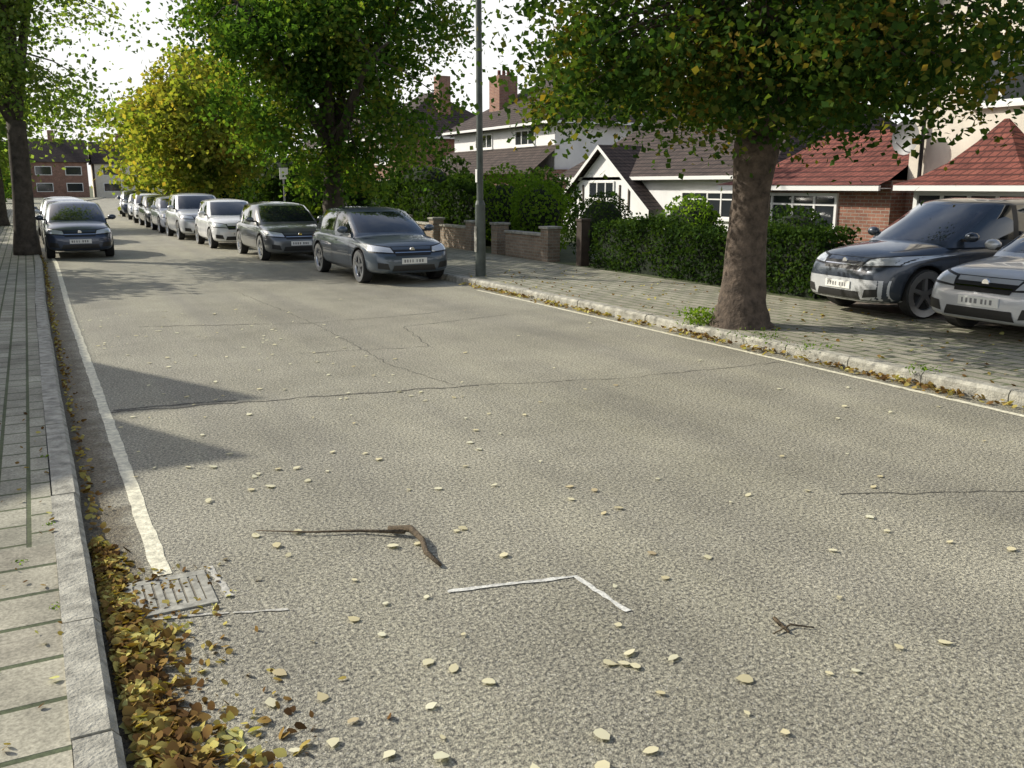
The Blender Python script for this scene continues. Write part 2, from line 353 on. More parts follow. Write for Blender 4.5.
# ------------------------------------------------------------------ trees
def tree(name,base,trunk_pts,trunk_r,cc,cr,ncl,nl,ls,mat,barkm,sig=.42,nprim=9,low=-.9,seed=1,extra=None,inner=.45,zcut=99):
    random.seed(seed); global rng; rng=np.random.default_rng(seed)
    e=empty(name,base); V=[];F=[]
    tp=[Vector(base)+Vector(p) for p in trunk_pts]
    tp2=[];rr=[]
    for i in range(len(tp)-1):
        for k in range(4):
            t=k/4; tp2.append(tp[i].lerp(tp[i+1],t)); rr.append(trunk_r[i]*(1-t)+trunk_r[i+1]*t)
    tp2.append(tp[-1]); rr.append(trunk_r[-1])
    tube(V,F,tp2,rr,18,wob=.05)
    top=tp[-1]; cc=Vector(cc); cr=Vector(cr)
    prim=[]
    for i in range(nprim):
        a=2*math.pi*(i+random.uniform(-.25,.25))/nprim; el=random.choice([-.1,.25,.5,.8,1.1])+random.uniform(-.1,.1)
        d=Vector((math.cos(a)*math.cos(el),math.sin(a)*math.cos(el),math.sin(el)))
        end=cc+Vector((d.x*cr.x,d.y*cr.y,d.z*cr.z))*random.uniform(.68,.9)
        st=top+Vector((0,0,random.uniform(-.25,.1)))
        mid=st.lerp(end,.4)+Vector((0,0,(end-st).length*.14)); mid2=st.lerp(end,.72)+Vector((random.uniform(-.2,.2),random.uniform(-.2,.2),.1*(end-st).length))
        pts=[]
        for k in range(9):
            t=k/8; b=[(1-t)**3,3*t*(1-t)**2,3*t*t*(1-t),t**3]
            pts.append(st*b[0]+mid*b[1]+mid2*b[2]+end*b[3])
        r0=trunk_r[-1]*random.uniform(.38,.55)
        tube(V,F,pts,[r0*(1-t/8)**.8+.015 for t in range(9)],8,wob=.05)
        prim.append(pts)
    allp=[p for q in prim for p in q[2:]]
    CL=[]
    lobes=[(random.uniform(0,6.28),random.uniform(-.8,1.2),random.uniform(-.25,.22)) for _ in range(14)]
    while len(CL)<ncl:
        d=Vector((random.gauss(0,1),random.gauss(0,1),random.gauss(0,1))).normalized()
        if d.z<low: continue
        sc=1.0
        for (la,le,am) in lobes:
            ld=Vector((math.cos(la)*math.cos(le),math.sin(la)*math.cos(le),math.sin(le)))
            sc+=am*max(0,d.dot(ld)-.55)*2
        r=random.random()**inner*sc
        CL.append(cc+Vector((d.x*cr.x,d.y*cr.y,d.z*cr.z))*r)
    if extra: CL+= [Vector(p) for p in extra]
    C=[];SS=[]
    for c in CL:
        q=min(allp,key=lambda p:(p-c).length)
        m=q.lerp(c,.5)+Vector((0,0,.12))
        tube(V,F,[q,m,c],[.028,.018,.006],5,cap=False)
        hi=c.z>zcut
        n=int(nl*random.uniform(.5,1.5)*(.35 if hi else 1)); sg=sig*random.uniform(.6,1.25)
        P=rng.normal(0,1,(n,3))*[sg,sg,sg*.62]+np.array(c)
        P[:,2]-=.35*sg*((P[:,0]-c.x)**2+(P[:,1]-c.y)**2)/(sg*sg)*.5
        C.append(P); SS.append(rng.uniform(ls*.65,ls*1.3,n)*(1.6 if hi else 1))
    C=np.vstack(C); S=np.concatenate(SS)
    mesh_obj('trunk_and_limbs',V,F,barkm,smooth=True,parent=e)
    leaves('foliage',C,S,mat,e,up=.6,aspect=.42)
    return e
random.seed(77)
ex=[(8.15+2.7*math.cos(a)*r,8.9+2.7*math.sin(a)*r,random.uniform(2.95,3.7)) for a,r in [(random.uniform(0,6.28),random.uniform(.3,1.05)) for _ in range(80)]]
tree('lime_tree',(8.05,8.87,.1),[(0,0,-.05),(.0,.0,.12),(.02,.01,.45),(.04,.02,1.1),(.10,.04,1.8),(.16,.05,2.35)],[.46,.36,.285,.245,.235,.29],
     (8.2,8.9,5.7),(3.0,3.0,3.2),220,280,.085,M['leafR'],M['bark'],sig=.36,low=-1,seed=11,extra=ex,zcut=4.6)
tree('lime_tree',(7.9,26.2,.1),[(0,0,0),(0,0,.6),(.05,0,1.8),(.1,0,2.6)],[.42,.33,.28,.27],
     (7.9,25.8,6.0),(3.9,3.9,4.3),220,210,.14,M['leafM'],M['barkfar'],sig=.44,low=-1,seed=5,zcut=7.6)
tree('autumn_tree',(7.9,46,.1),[(0,0,0),(0,0,.6),(0,0,2.2)],[.35,.28,.25],
     (7.6,46,4.9),(3.3,4.0,3.3),150,120,.23,M['leafY'],M['barkfar'],sig=.55,low=-1,seed=9)
tree('autumn_tree',(9.2,62,.1),[(0,0,0),(0,0,.6),(0,0,2.2)],[.35,.28,.25],
     (9.0,62,5.0),(3.6,4.2,3.6),100,80,.34,M['leafY'],M['barkfar'],sig=.7,low=-1,seed=19)
tree('street_tree',(-.12,27,.1),[(0,0,0),(0,0,.6),(.05,0,1.8),(.08,0,3.4)],[.34,.27,.24,.22],
     (-.3,27,6.6),(2.3,2.6,3.8),120,150,.12,M['leafL'],M['barkfar'],sig=.42,low=-1,seed=3,inner=.6,zcut=7.6)
tree('street_tree',(-1.2,47,.1),[(0,0,0),(0,0,.6),(.05,0,1.8),(.05,0,3.4)],[.45,.36,.3,.25],
     (-1.2,47,5.4),(2.2,2.8,3.2),80,80,.22,M['leafL'],M['barkfar'],sig=.5,low=-1,seed=23,inner=.6)
tree('added_shade_tree',(-4.0,24.5,.1),[(0,0,0),(0,0,.6),(0,0,1.6)],[.2,.16,.14],  # unseen tree, added to throw dappled shade onto the left of the road
     (-4.0,24.5,4.0),(1.7,3.0,1.9),50,70,.2,M['leafM'],M['barkfar'],sig=.42,low=-1,seed=31)
random.seed(42); rng=np.random.default_rng(42)
tuft('basal_shoots',7.66,9.22,.12,460,.12,.2,M['shrub'],.05)
# ------------------------------------------------------------------ hedges and shrubs
def hedge(name,x0,x1,y0,y1,h,dens,ls,mat,lump=.12):
    e=empty(name,((x0+x1)/2,(y0+y1)/2,.1))
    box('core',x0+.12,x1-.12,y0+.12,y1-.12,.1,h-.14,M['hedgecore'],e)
    C=[]
    def add(n,f):
        for _ in range(n):
            x,y,z=f(); l=lump*math.sin(y*2.1+x)*math.sin(z*3+y*1.3)
            C.append((x+random.gauss(0,.05)-l*.6,y+random.gauss(0,.05),z+random.gauss(0,.05)+lump*.7*math.sin(y*1.7+1)+lump*.5*math.sin(y*4.3)))
    A=dens
    U=random.uniform
    add(int(A*(y1-y0)*h),lambda:(x0+U(0,.12),U(y0,y1),U(.12,h)))
    add(int(A*(y1-y0)*h*.4),lambda:(x1-U(0,.12),U(y0,y1),U(.12,h)))
    add(int(A*(y1-y0)*(x1-x0)),lambda:(U(x0,x1),U(y0,y1),h-U(0,.1)))
    add(int(A*(x1-x0)*h),lambda:(U(x0,x1),y0+U(0,.12),U(.12,h)))
    add(int(A*(x1-x0)*h*.5),lambda:(U(x0,x1),y1-U(0,.12),U(.12,h)))
    leaves('foliage',C,rng.uniform(ls*.6,ls*1.3,len(C)),mat,e)
hedge('privet_hedge',10.95,11.75,10.4,17.0,1.12,800,.07,M['hedge'])
hedge('privet_hedge',11.6,12.6,24.5,34,1.9,260,.12,M['hedge'])
hedge('privet_hedge',10.9,12.2,34.5,60,2.0,120,.19,M['hedge'],.25)
hedge('privet_hedge',12.5,14,62,95,2.3,50,.32,M['hedge'],.3)
hedge('privet_hedge',-3.2,-2.5,30,80,1.8,50,.27,M['hedge'])
hedge('privet_hedge',-3.1,-2.5,-2,18,1.3,120,.12,M['hedge'])
def bush(name,c,r,n,ls,mat,core=True):
    e=empty(name,(c[0],c[1],.1)); 
    P=[]
    lob=[(Vector((random.gauss(0,1),random.gauss(0,1),random.gauss(0,.8))).normalized(),random.uniform(-.2,.25)) for _ in range(9)]
    for _ in range(n):
        d=Vector((random.gauss(0,1),random.gauss(0,1),random.gauss(0,1))).normalized()
        s=1+sum(a*max(0,d.dot(l)-.5)*2 for l,a in lob)
        rr=random.random()**.22*s
        P.append((c[0]+d.x*r[0]*rr,c[1]+d.y*r[1]*rr,max(.12,c[2]+d.z*r[2]*rr)))
    leaves('foliage',P,rng.uniform(ls*.6,ls*1.3,len(P)),mat,e)
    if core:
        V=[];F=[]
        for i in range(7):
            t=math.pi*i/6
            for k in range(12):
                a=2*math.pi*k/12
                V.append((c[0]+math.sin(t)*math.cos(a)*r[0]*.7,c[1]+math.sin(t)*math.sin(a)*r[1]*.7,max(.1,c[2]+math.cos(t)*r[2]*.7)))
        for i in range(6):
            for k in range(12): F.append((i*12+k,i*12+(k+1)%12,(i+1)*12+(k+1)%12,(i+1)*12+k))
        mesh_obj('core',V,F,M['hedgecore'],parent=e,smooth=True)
bush('round_bush',(11.9,18.0,.95),(.74,.74,.85),4200,.06,M['hedge'])
bush('garden_shrub',(12.0,21.2,1.15),(.75,1.0,.95),3000,.10,M['shrub'])
bush('garden_shrub',(12.2,23.6,1.2),(.8,1.1,1.05),3000,.10,M['shrub'])
bush('garden_shrub',(12.4,26.8,1.2),(.9,1.5,1.1),2600,.13,M['hedge'])
bush('garden_shrub',(12.6,15.6,1.05),(.6,.9,.7),2200,.08,M['shrub'])
bush('garden_shrub',(13.6,13.6,.9),(.7,.8,.6),1500,.08,M['hedge'])
bush('garden_shrub',(14.0,24.6,1.3),(1.0,1.4,1.1),2000,.13,M['hedge'])
bush('garden_shrub',(12.8,31,1.5),(1.4,2.5,1.6),3000,.18,M['hedge'])
bush('garden_shrub',(11.8,39,1.8),(1.6,3,1.9),2200,.24,M['shrub'])
bush('garden_shrub',(12.2,50,1.9),(1.8,4,2.0),2000,.28,M['hedge'])
P=[]
e=empty('distant_trees',(20,90,0))
for i in range(34):
    cx=random.uniform(15,60); cy=random.uniform(58,135); rz=random.uniform(2.2,4.0)
    if cx<17+ (cy-60)*.06: cx+=5
    for _ in range(320):
        d=Vector((random.gauss(0,1),random.gauss(0,1),random.gauss(0,1))).normalized()*random.random()**.3
        P.append((cx+d.x*3.6,cy+d.y*3.6,rz+d.z*rz))
for i in range(20):
    cx=random.uniform(-22,-6) if random.random()<.7 else random.uniform(-4,-1); cy=random.uniform(70,140); rz=random.uniform(2.2,4)
    for _ in range(260):
        d=Vector((random.gauss(0,1),random.gauss(0,1),random.gauss(0,1))).normalized()*random.random()**.3
        P.append((cx+d.x*3.2,cy+d.y*3.6,rz+d.z*rz))
leaves('foliage',P,rng.uniform(.45,.9,len(P)),M['leafM'],e)
# ------------------------------------------------------------------ garden walls
w=empty('garden_wall',(10.9,22,.1))
y=18.6
while y<31:
    box('pier',10.78,11.12,y,y+.34,.1,.88,M['wallbrick'],w); box('pier_cap',10.74,11.16,y-.04,y+.38,.88,.94,M['kerb'],w,.012)
    if not (21.2<y<22.5):
        box('panel',10.85,11.06,y+.34,y+2.3,.1,.70,M['wallbrick'],w); box('coping',10.81,11.10,y+.34,y+2.3,.70,.76,M['kerb'],w,.01)
    y+=2.64 if not (21.2<y<22.5) else 1.6
w=empty('garden_wall',(-2.45,8,.1))
box('panel',-2.48,-2.27,-4,29,.1,.7,M['wallbrick'],w); box('coping',-2.52,-2.23,-4,29,.7,.76,M['kerb'],w)
gp=empty('gate_post',(11.0,17.6,.1)); box('post',10.9,11.12,17.3,17.52,.1,1.1,M['timber'],gp,.01); box('post_cap',10.88,11.14,17.28,17.54,1.1,1.16,M['timber'],gp,.01)
# ------------------------------------------------------------------ houses
def win_x(par,X,y0,y1,z0,z1,nm=2,tr=True,dirn=-1):
    a=X; s=dirn
    def bx(n,p0,p1,ya,yb,za,zb,m): box(n,min(a+s*p0,a+s*p1),max(a+s*p0,a+s*p1),ya,yb,za,zb,m,par)
    bx('window_glass',.012,.022,y0+.04,y1-.04,z0+.04,z1-.04,M['glass'])
    t=.07
    bx('window_frame',.0,.055,y0,y0+t,z0,z1,M['frame']); bx('window_frame',.0,.055,y1-t,y1,z0,z1,M['frame'])
    bx('window_frame',.0,.055,y0+t,y1-t,z0,z0+t,M['frame']); bx('window_frame',.0,.055,y0+t,y1-t,z1-t,z1,M['frame'])
    for i in range(1,nm):
        yy=y0+(y1-y0)*i/nm; bx('mullion',.001,.05,yy-.03,yy+.03,z0+t,z1-t,M['frame'])
    if tr:
        zz=z0+(z1-z0)*.7; bx('transom',.0015,.045,y0+t,y1-t,zz-.022,zz+.022,M['frame'])
    bx('sill',.0,.11,y0-.06,y1+.06,z0-.07,z0-.003,M['frame'])
def hip(par,name,x0,x1,y0,y1,z0,z1,rx0,rx1,ry0,ry1,mat,th=.12):
    V=[(x0,y0,z0),(x1,y0,z0),(x1,y1,z0),(x0,y1,z0),(rx0,ry0,z1),(rx1,ry0,z1),(rx1,ry1,z1),(rx0,ry1,z1),
       (x0,y0,z0-th),(x1,y0,z0-th),(x1,y1,z0-th),(x0,y1,z0-th)]
    F=[(0,1,5,4),(1,2,6,5),(2,3,7,6),(3,0,4,7),(4,5,6,7),(8,11,10,9)]
    mid=[0]*6
    F+=[(8,9,1,0),(9,10,2,1),(10,11,3,2),(11,8,0,3)]; mid+=[1]*4
    if abs(rx1-rx0)<1e-6 or abs(ry1-ry0)<1e-6: F.pop(4); mid.pop(4)
    return mesh_obj(name,V,F,[mat,M['frame']],mid,parent=par)
H=empty('rendered_house',(20,11,.1))
WX=16.45
box('ground_floor_wall',WX,26,3.5,13.3,-.2,2.0,M['brick'],H)
box('upper_wall',WX-.01,26,3.5,13.3,2.0,6.0,M['render'],H)
box('side_wing_wall',16.0,24,13.305,18.1,-.2,2.0,M['brick'],H)
V=[];F=[]
rings=[(0,1.90),(.35,2.02),(.8,2.28),(1.3,2.68),(1.75,3.12)]
for (t,z) in rings:
    V+=[(15.6+t,13.31,z),(15.6+t,18.4-t*1.15,z),(24.4-t*.5,18.4-t*1.15,z),(24.4-t*.5,13.31,z)]
for i in range(4):
    for k in range(3): F.append((i*4+k,i*4+k+1,i*4+k+5,i*4+k+4))
F.append((16,17,18,19))
mesh_obj('wing_roof',V,F,M['redroof'],parent=H)
box('fascia',15.62,15.68,13.32,18.35,1.78,1.89,M['frame'],H); box('soffit',15.68,16.0,13.32,18.3,1.82,1.84,M['frame'],H)
bayY0,bayY1=9.55,12.85
ym=(bayY0+bayY1)/2
V=[]
bv=[(WX,bayY0),(15.6,bayY0+.5),(15.6,bayY1-.5),(WX,bayY1)]
for z in (-.2,.95,1.85):
    for (x,yy) in bv: V.append((x,yy,z))
mesh_obj('bay_wall',V,[(k+4*j,k+1+4*j,k+5+4*j,k+4+4*j) for j in range(2) for k in range(3)],[M['brick'],M['glass']],[0,0,0,1,1,1],parent=H)
for (x,yy) in bv: box('bay_frame',x-.05,x+.04,yy-.045,yy+.045,.95,1.79,M['frame'],H)
for z0,z1 in ((.93,1.02),(1.5,1.55),(1.7,1.79)): box('bay_frame',15.56,15.61,bayY0+.5,bayY1-.5,z0,z1,M['frame'],H)
for k in range(1,4): 
    yy=bayY0+.5+k*(bayY1-bayY0-1)/4; box('bay_frame',15.56,15.605,yy-.03,yy+.03,1.02,1.7,M['frame'],H)
V=[];F=[]
for (t,xf,hw_,z) in ((0,15.2,1.95,1.90),(1,15.5,1.5,2.04),(2,15.85,.98,2.32),(3,16.15,.50,2.70),(4,16.43,.05,3.12)):
    V+=[(16.438,ym-hw_,z),(xf,ym-hw_*.74,z),(xf,ym+hw_*.74,z),(16.438,ym+hw_,z)]
for t in range(4):
    for k in range(3): F.append((t*4+k,t*4+k+1,t*4+k+5,t*4+k+4))
mesh_obj('bay_roof',V,F,M['redroof'],parent=H)
box('bay_fascia',15.21,15.27,ym-1.42,ym+1.42,1.79,1.895,M['frame'],H)
win_x(H,16.0,14.7,17.4,.85,1.72,4)
win_x(H,WX-.01,10.3,11.9,3.4,4.6,3); win_x(H,WX-.01,5.2,7.4,3.4,4.6,3)
win_x(H,WX,5.2,8,.75,1.75,4)
hip(H,'main_roof',15.9,26.6,2.9,13.9,6.0,9.2,21.2,21.2,7.5,10,M['darkroof'])
box('chimney',21,22,11.8,12.6,7,9.6,M['brick'],H)
V=[];F=[]; tube(V,F,[(16.36,12.95,2.0),(16.36,12.95,6.0)],[.04,.04],8); mesh_obj('drainpipe',V,F,M['black'],parent=H)
D=empty('satellite_dish',(16.1,13.15,2.75)); V=[];F=[]
for i in range(5):
    r=.35*i/4
    for k in range(20):
        a=2*math.pi*k/20; V.append((16.12-.10*(r/.35)**2,13.1+r*math.cos(a)*.95,2.85+r*math.sin(a)))
for i in range(4):
    for k in range(20): F.append((i*20+k,i*20+(k+1)%20,(i+1)*20+(k+1)%20,(i+1)*20+k))
mesh_obj('dish',V,F,M['dish'],parent=D,smooth=True)
V=[];F=[]; tube(V,F,[(16.45,13.1,2.75),(16.3,13.1,2.75),(16.13,13.1,2.85)],[.02,.02,.02],6); tube(V,F,[(16.1,13.1,2.55),(15.75,13.1,2.75)],[.012,.012],6); mesh_obj('arm',V,F,M['dish'],parent=D)
H=empty('gabled_house',(24,28,.1))
box('wall',20.4,30,21.5,33.6,-.2,2.15,M['whiter'],H)
V=[(20.0,33.2,-.2),(20.0,33.2,1.15),(20.0,30.2,3.25),(20.0,27.2,1.15),(20.0,27.2,-.2),(24.5,33.2,1.15),(24.5,30.2,3.25),(24.5,27.2,1.15)]
mesh_obj('gable_wall',V,[(0,1,2,3,4),(1,5,6,2),(2,6,7,3)],[M['whiter'],M['darkroof'],M['darkroof']],[0,1,2],parent=H)
for (a,b) in (((30.2,3.42),(33.6,1.02)),((30.2,3.42),(26.8,1.02))):
    V=[(19.7,a[0],a[1]),(19.7,b[0],b[1]),(24.5,b[0],b[1]),(24.5,a[0],a[1]),(19.7,a[0],a[1]-.16),(19.7,b[0],b[1]-.16)]
    mesh_obj('gable_roof',V,[(0,1,2,3),(0,4,5,1)],[M['darkroof'],M['frame']],[0,1],parent=H)
win_x(H,20.0,29.4,31.2,1.35,2.05,3,False)
win_x(H,20.4,23.0,25.8,.8,1.7,4)
for yy in (28.4,29.0,31.6,32.2): box('timber',19.965,19.998,yy,yy+.09,.9,1.9,M['timber'],H)
hip(H,'main_roof',20.0,30.4,21.1,34,2.2,5.6,25,25,24.5,30.5,M['darkroof'])
box('chimney',24.4,25.4,24.6,25.4,4.8,6.5,M['brick'],H)
H=empty('tiled_house',(25,42,.1))
box('lower_wall',20.6,30,36.5,48,-.2,2.6,M['brick'],H)
box('upper_wall',21.6,30,36.7,47.8,2.6,4.75,M['whiter'],H)
hip(H,'main_roof',21.1,30.5,36.1,48.4,4.75,7.6,25.8,25.8,40.5,44.5,M['darkroof'])
V=[(20.1,36.2,2.5),(20.1,48.3,2.5),(21.6,48.3,3.7),(21.6,36.2,3.7),(20.1,36.2,2.4),(20.1,48.3,2.4)]
mesh_obj('skirt_roof',V,[(0,1,2,3),(0,4,5,1)],[M['darkroof'],M['timber']],[0,1],parent=H)
win_x(H,21.6,38.5,40.5,3.75,4.5,3,False); win_x(H,21.6,43,45,3.75,4.5,3,False)
box('chimney',22.8,23.9,44.6,45.8,5.2,7.6,M['brick'],H)
for k in range(3):
    V=[];F=[]; tube(V,F,[(23.1+k*.28,45.2,7.6),(23.1+k*.28,45.2,7.9)],[.1,.09],8); mesh_obj('chimney_pot',V,F,M['redroof'],parent=H)
for (x,y,wd) in ((20,53,9),(21,66,10),(23,80,10)):
    H=empty('semi_detached_house',(x+4,y+wd/2,.1)); box('wall',x,x+8,y,y+wd,-.1,4.8,M['brick'] if wd==9 else M['render'],H)
    hip(H,'roof',x-.4,x+8.4,y-.4,y+wd+.4,4.8,7.8,x+4,x+4,y+3.5,y+wd-3.5,M['darkroof']); win_x(H,x,y+1,y+3.4,3.2,4.4,3); win_x(H,x,y+5,y+7.6,3.2,4.4,3); win_x(H,x,y+1,y+3.4,.9,2.2,3); win_x(H,x,y+5,y+7.6,.9,2.2,3)
    box('chimney',x+3.6,x+4.4,y+1.5,y+2.3,6,8.6,M['brick'],H)
def end_house(x,y,wx,hw,hr,mat):
    H=empty('terrace_house',(x+wx/2,y+4,.0)); box('wall',x,x+wx,y,y+8,-.1,hw,mat,H)
    V=[(x-.3,y-.4,hw),(x+wx+.3,y-.4,hw),(x+wx+.3,y+4,hr),(x-.3,y+4,hr),(x-.3,y+8.4,hw),(x+wx+.3,y+8.4,hw)]
    mesh_obj('roof',V,[(0,1,2,3),(3,2,5,4),(0,3,4),(1,5,2)],M['darkroof'],parent=H)
    for k in range(2):
        for z in (.9,3.3):
            xx=x+wx*(.12+.5*k); box('window_frame',xx,xx+wx*.28,y-.05,y-.002,z,z+1.3,M['frame'],H); box('window_glass',xx+.1,xx+wx*.28-.1,y-.07,y-.051,z+.1,z+1.2,M['glass'],H)
    box('chimney',x+wx*.4,x+wx*.4+.9,y+3.5,y+4.5,hr-.5,hr+1.3,M['brick'],H)
end_house(-9,150,8,5,8.2,M['brick']); end_house(.5,152,8,5.2,8.6,M['brick']); end_house(9.5,153,9,5,8.4,M['render']); end_house(20,154,9,5,8.2,M['brick'])
H=empty('gable_fronted_house',(-10,24,.1))
gx=-5.9; EV=5.65
box('wall',-13.5,gx-.04,13.0,38,-.1,EV,M['brick'],H)
V=[(-13.8,12.8,EV),(gx+.3,12.8,EV),(-9.7,12.8,7.3),(-13.8,38.3,EV),(gx+.3,38.3,EV),(-9.7,38.3,7.3)]
mesh_obj('roof',V,[(1,4,5,2),(0,2,5,3),(0,1,2),(3,5,4)],M['darkroof'],parent=H)
for (yc,hw_,ap,gg) in ((16.6,1.5,7.15,gx),(14.3,1.05,6.7,gx-.015)):
    V=[(gg,yc-hw_,-.1),(gg,yc+hw_,-.1),(gg,yc+hw_,EV),(gg,yc,ap),(gg,yc-hw_,EV),(-9.6,yc-hw_,EV),(-9.6,yc,ap),(-9.6,yc+hw_,EV)]
    mesh_obj('front_gable',V,[(0,1,2,3,4),(2,7,6,3),(4,3,6,5)],[M['whiter'],M['darkroof']],[0,1,1],parent=H)
for y in (15.7,20,23,27,31): 
    win_x(H,gx,y,y+1.8,3.2,4.5,3,True,1); win_x(H,gx,y,y+1.8,.9,2.2,3,True,1)
# ------------------------------------------------------------------ lamp post
L=empty('street_lamp',(7.9,16.3,.11)); V=[];F=[]
X,Y=7.9,16.3
tube(V,F,[(X,Y,.1),(X,Y,1.5),(X,Y,1.52),(X,Y,1.6)],[.105,.10,.10,.075],16)
tube(V,F,[(X,Y,1.55),(X,Y,7.6),(X-.05,Y,7.85),(X-.35,Y,8.0),(X-1.05,Y,8.05)],[.066,.05,.045,.035,.03],12)
mesh_obj('column',V,F,M['post'],smooth=False,parent=L)
box('lantern',X-1.6,X-1,Y-.12,Y+.12,7.98,8.12,M['dish'],L,.04)
box('access_door',X-.112,X-.10,Y-.05,Y+.05,.6,1.1,M['iron'],L)
box('label',X-.082,X-.068,Y-.035,Y+.035,1.95,2.2,M['plate'],L)
sp=empty('traffic_sign',(8.2,33,.1)); V=[];F=[]; tube(V,F,[(8.2,33,.1),(8.2,33,2.5)],[.035,.035],8); mesh_obj('post',V,F,M['dish'],parent=sp)
box('sign_plate',8.05,8.35,32.93,32.96,2.1,2.5,M['plate'],sp)
# ------------------------------------------------------------------ cars
def paintmat(name,col,metal=.35):
    return simple(name,col,.32,metal,1.0,noise=.04,nscale=2)
PAINT={'blue':paintmat('paint_blue_grey',(.085,.11,.14)),'grey':paintmat('paint_grey',(.15,.16,.165),.5),'silver':paintmat('paint_silver',(.58,.60,.62),.3),
 'white':paintmat('paint_white',(.8,.81,.82),0),'dark':paintmat('paint_dark',(.03,.035,.045)),'navy':paintmat('paint_navy',(.04,.055,.09)),'slate':paintmat('paint_slate',(.045,.058,.08),.35)}
def bezgrid(q,n,m):
    (a,b,c,d)=q; out=[]
    for j in range(m+1):
        for i in range(n+1):
            u=i/n;v=j/m
            out.append((1-u)*(1-v)*np.array(a)+u*(1-v)*np.array(b)+u*v*np.array(c)+(1-u)*v*np.array(d))
    return out
def patch(name,bvh,q,axis,mat,par,off=.006,n=10,m=5,sgn=1):
    G=bezgrid(q,n,m); V=[];ok=[]
    for p in G:
        if axis=='x': o=Vector((5*sgn,p[0],p[1])); d=Vector((-sgn,0,0))
        else: o=Vector((p[0],3*sgn,p[1])); d=Vector((0,-sgn,0))
        h=bvh.ray_cast(o,d)
        if h[0] is None: V.append((0,0,0)); ok.append(False)
        else:
            nn=h[1]; nn=nn if nn.dot(d)<0 else -nn
            V.append(tuple(h[0]+nn*off)); ok.append(True)
    F=[]
    for j in range(m):
        for i in range(n):
            f=(j*(n+1)+i,j*(n+1)+i+1,(j+1)*(n+1)+i+1,(j+1)*(n+1)+i)
            if all(ok[k] for k in f): F.append(f)
    if F: return mesh_obj(name,V,F,mat,smooth=True,parent=par)
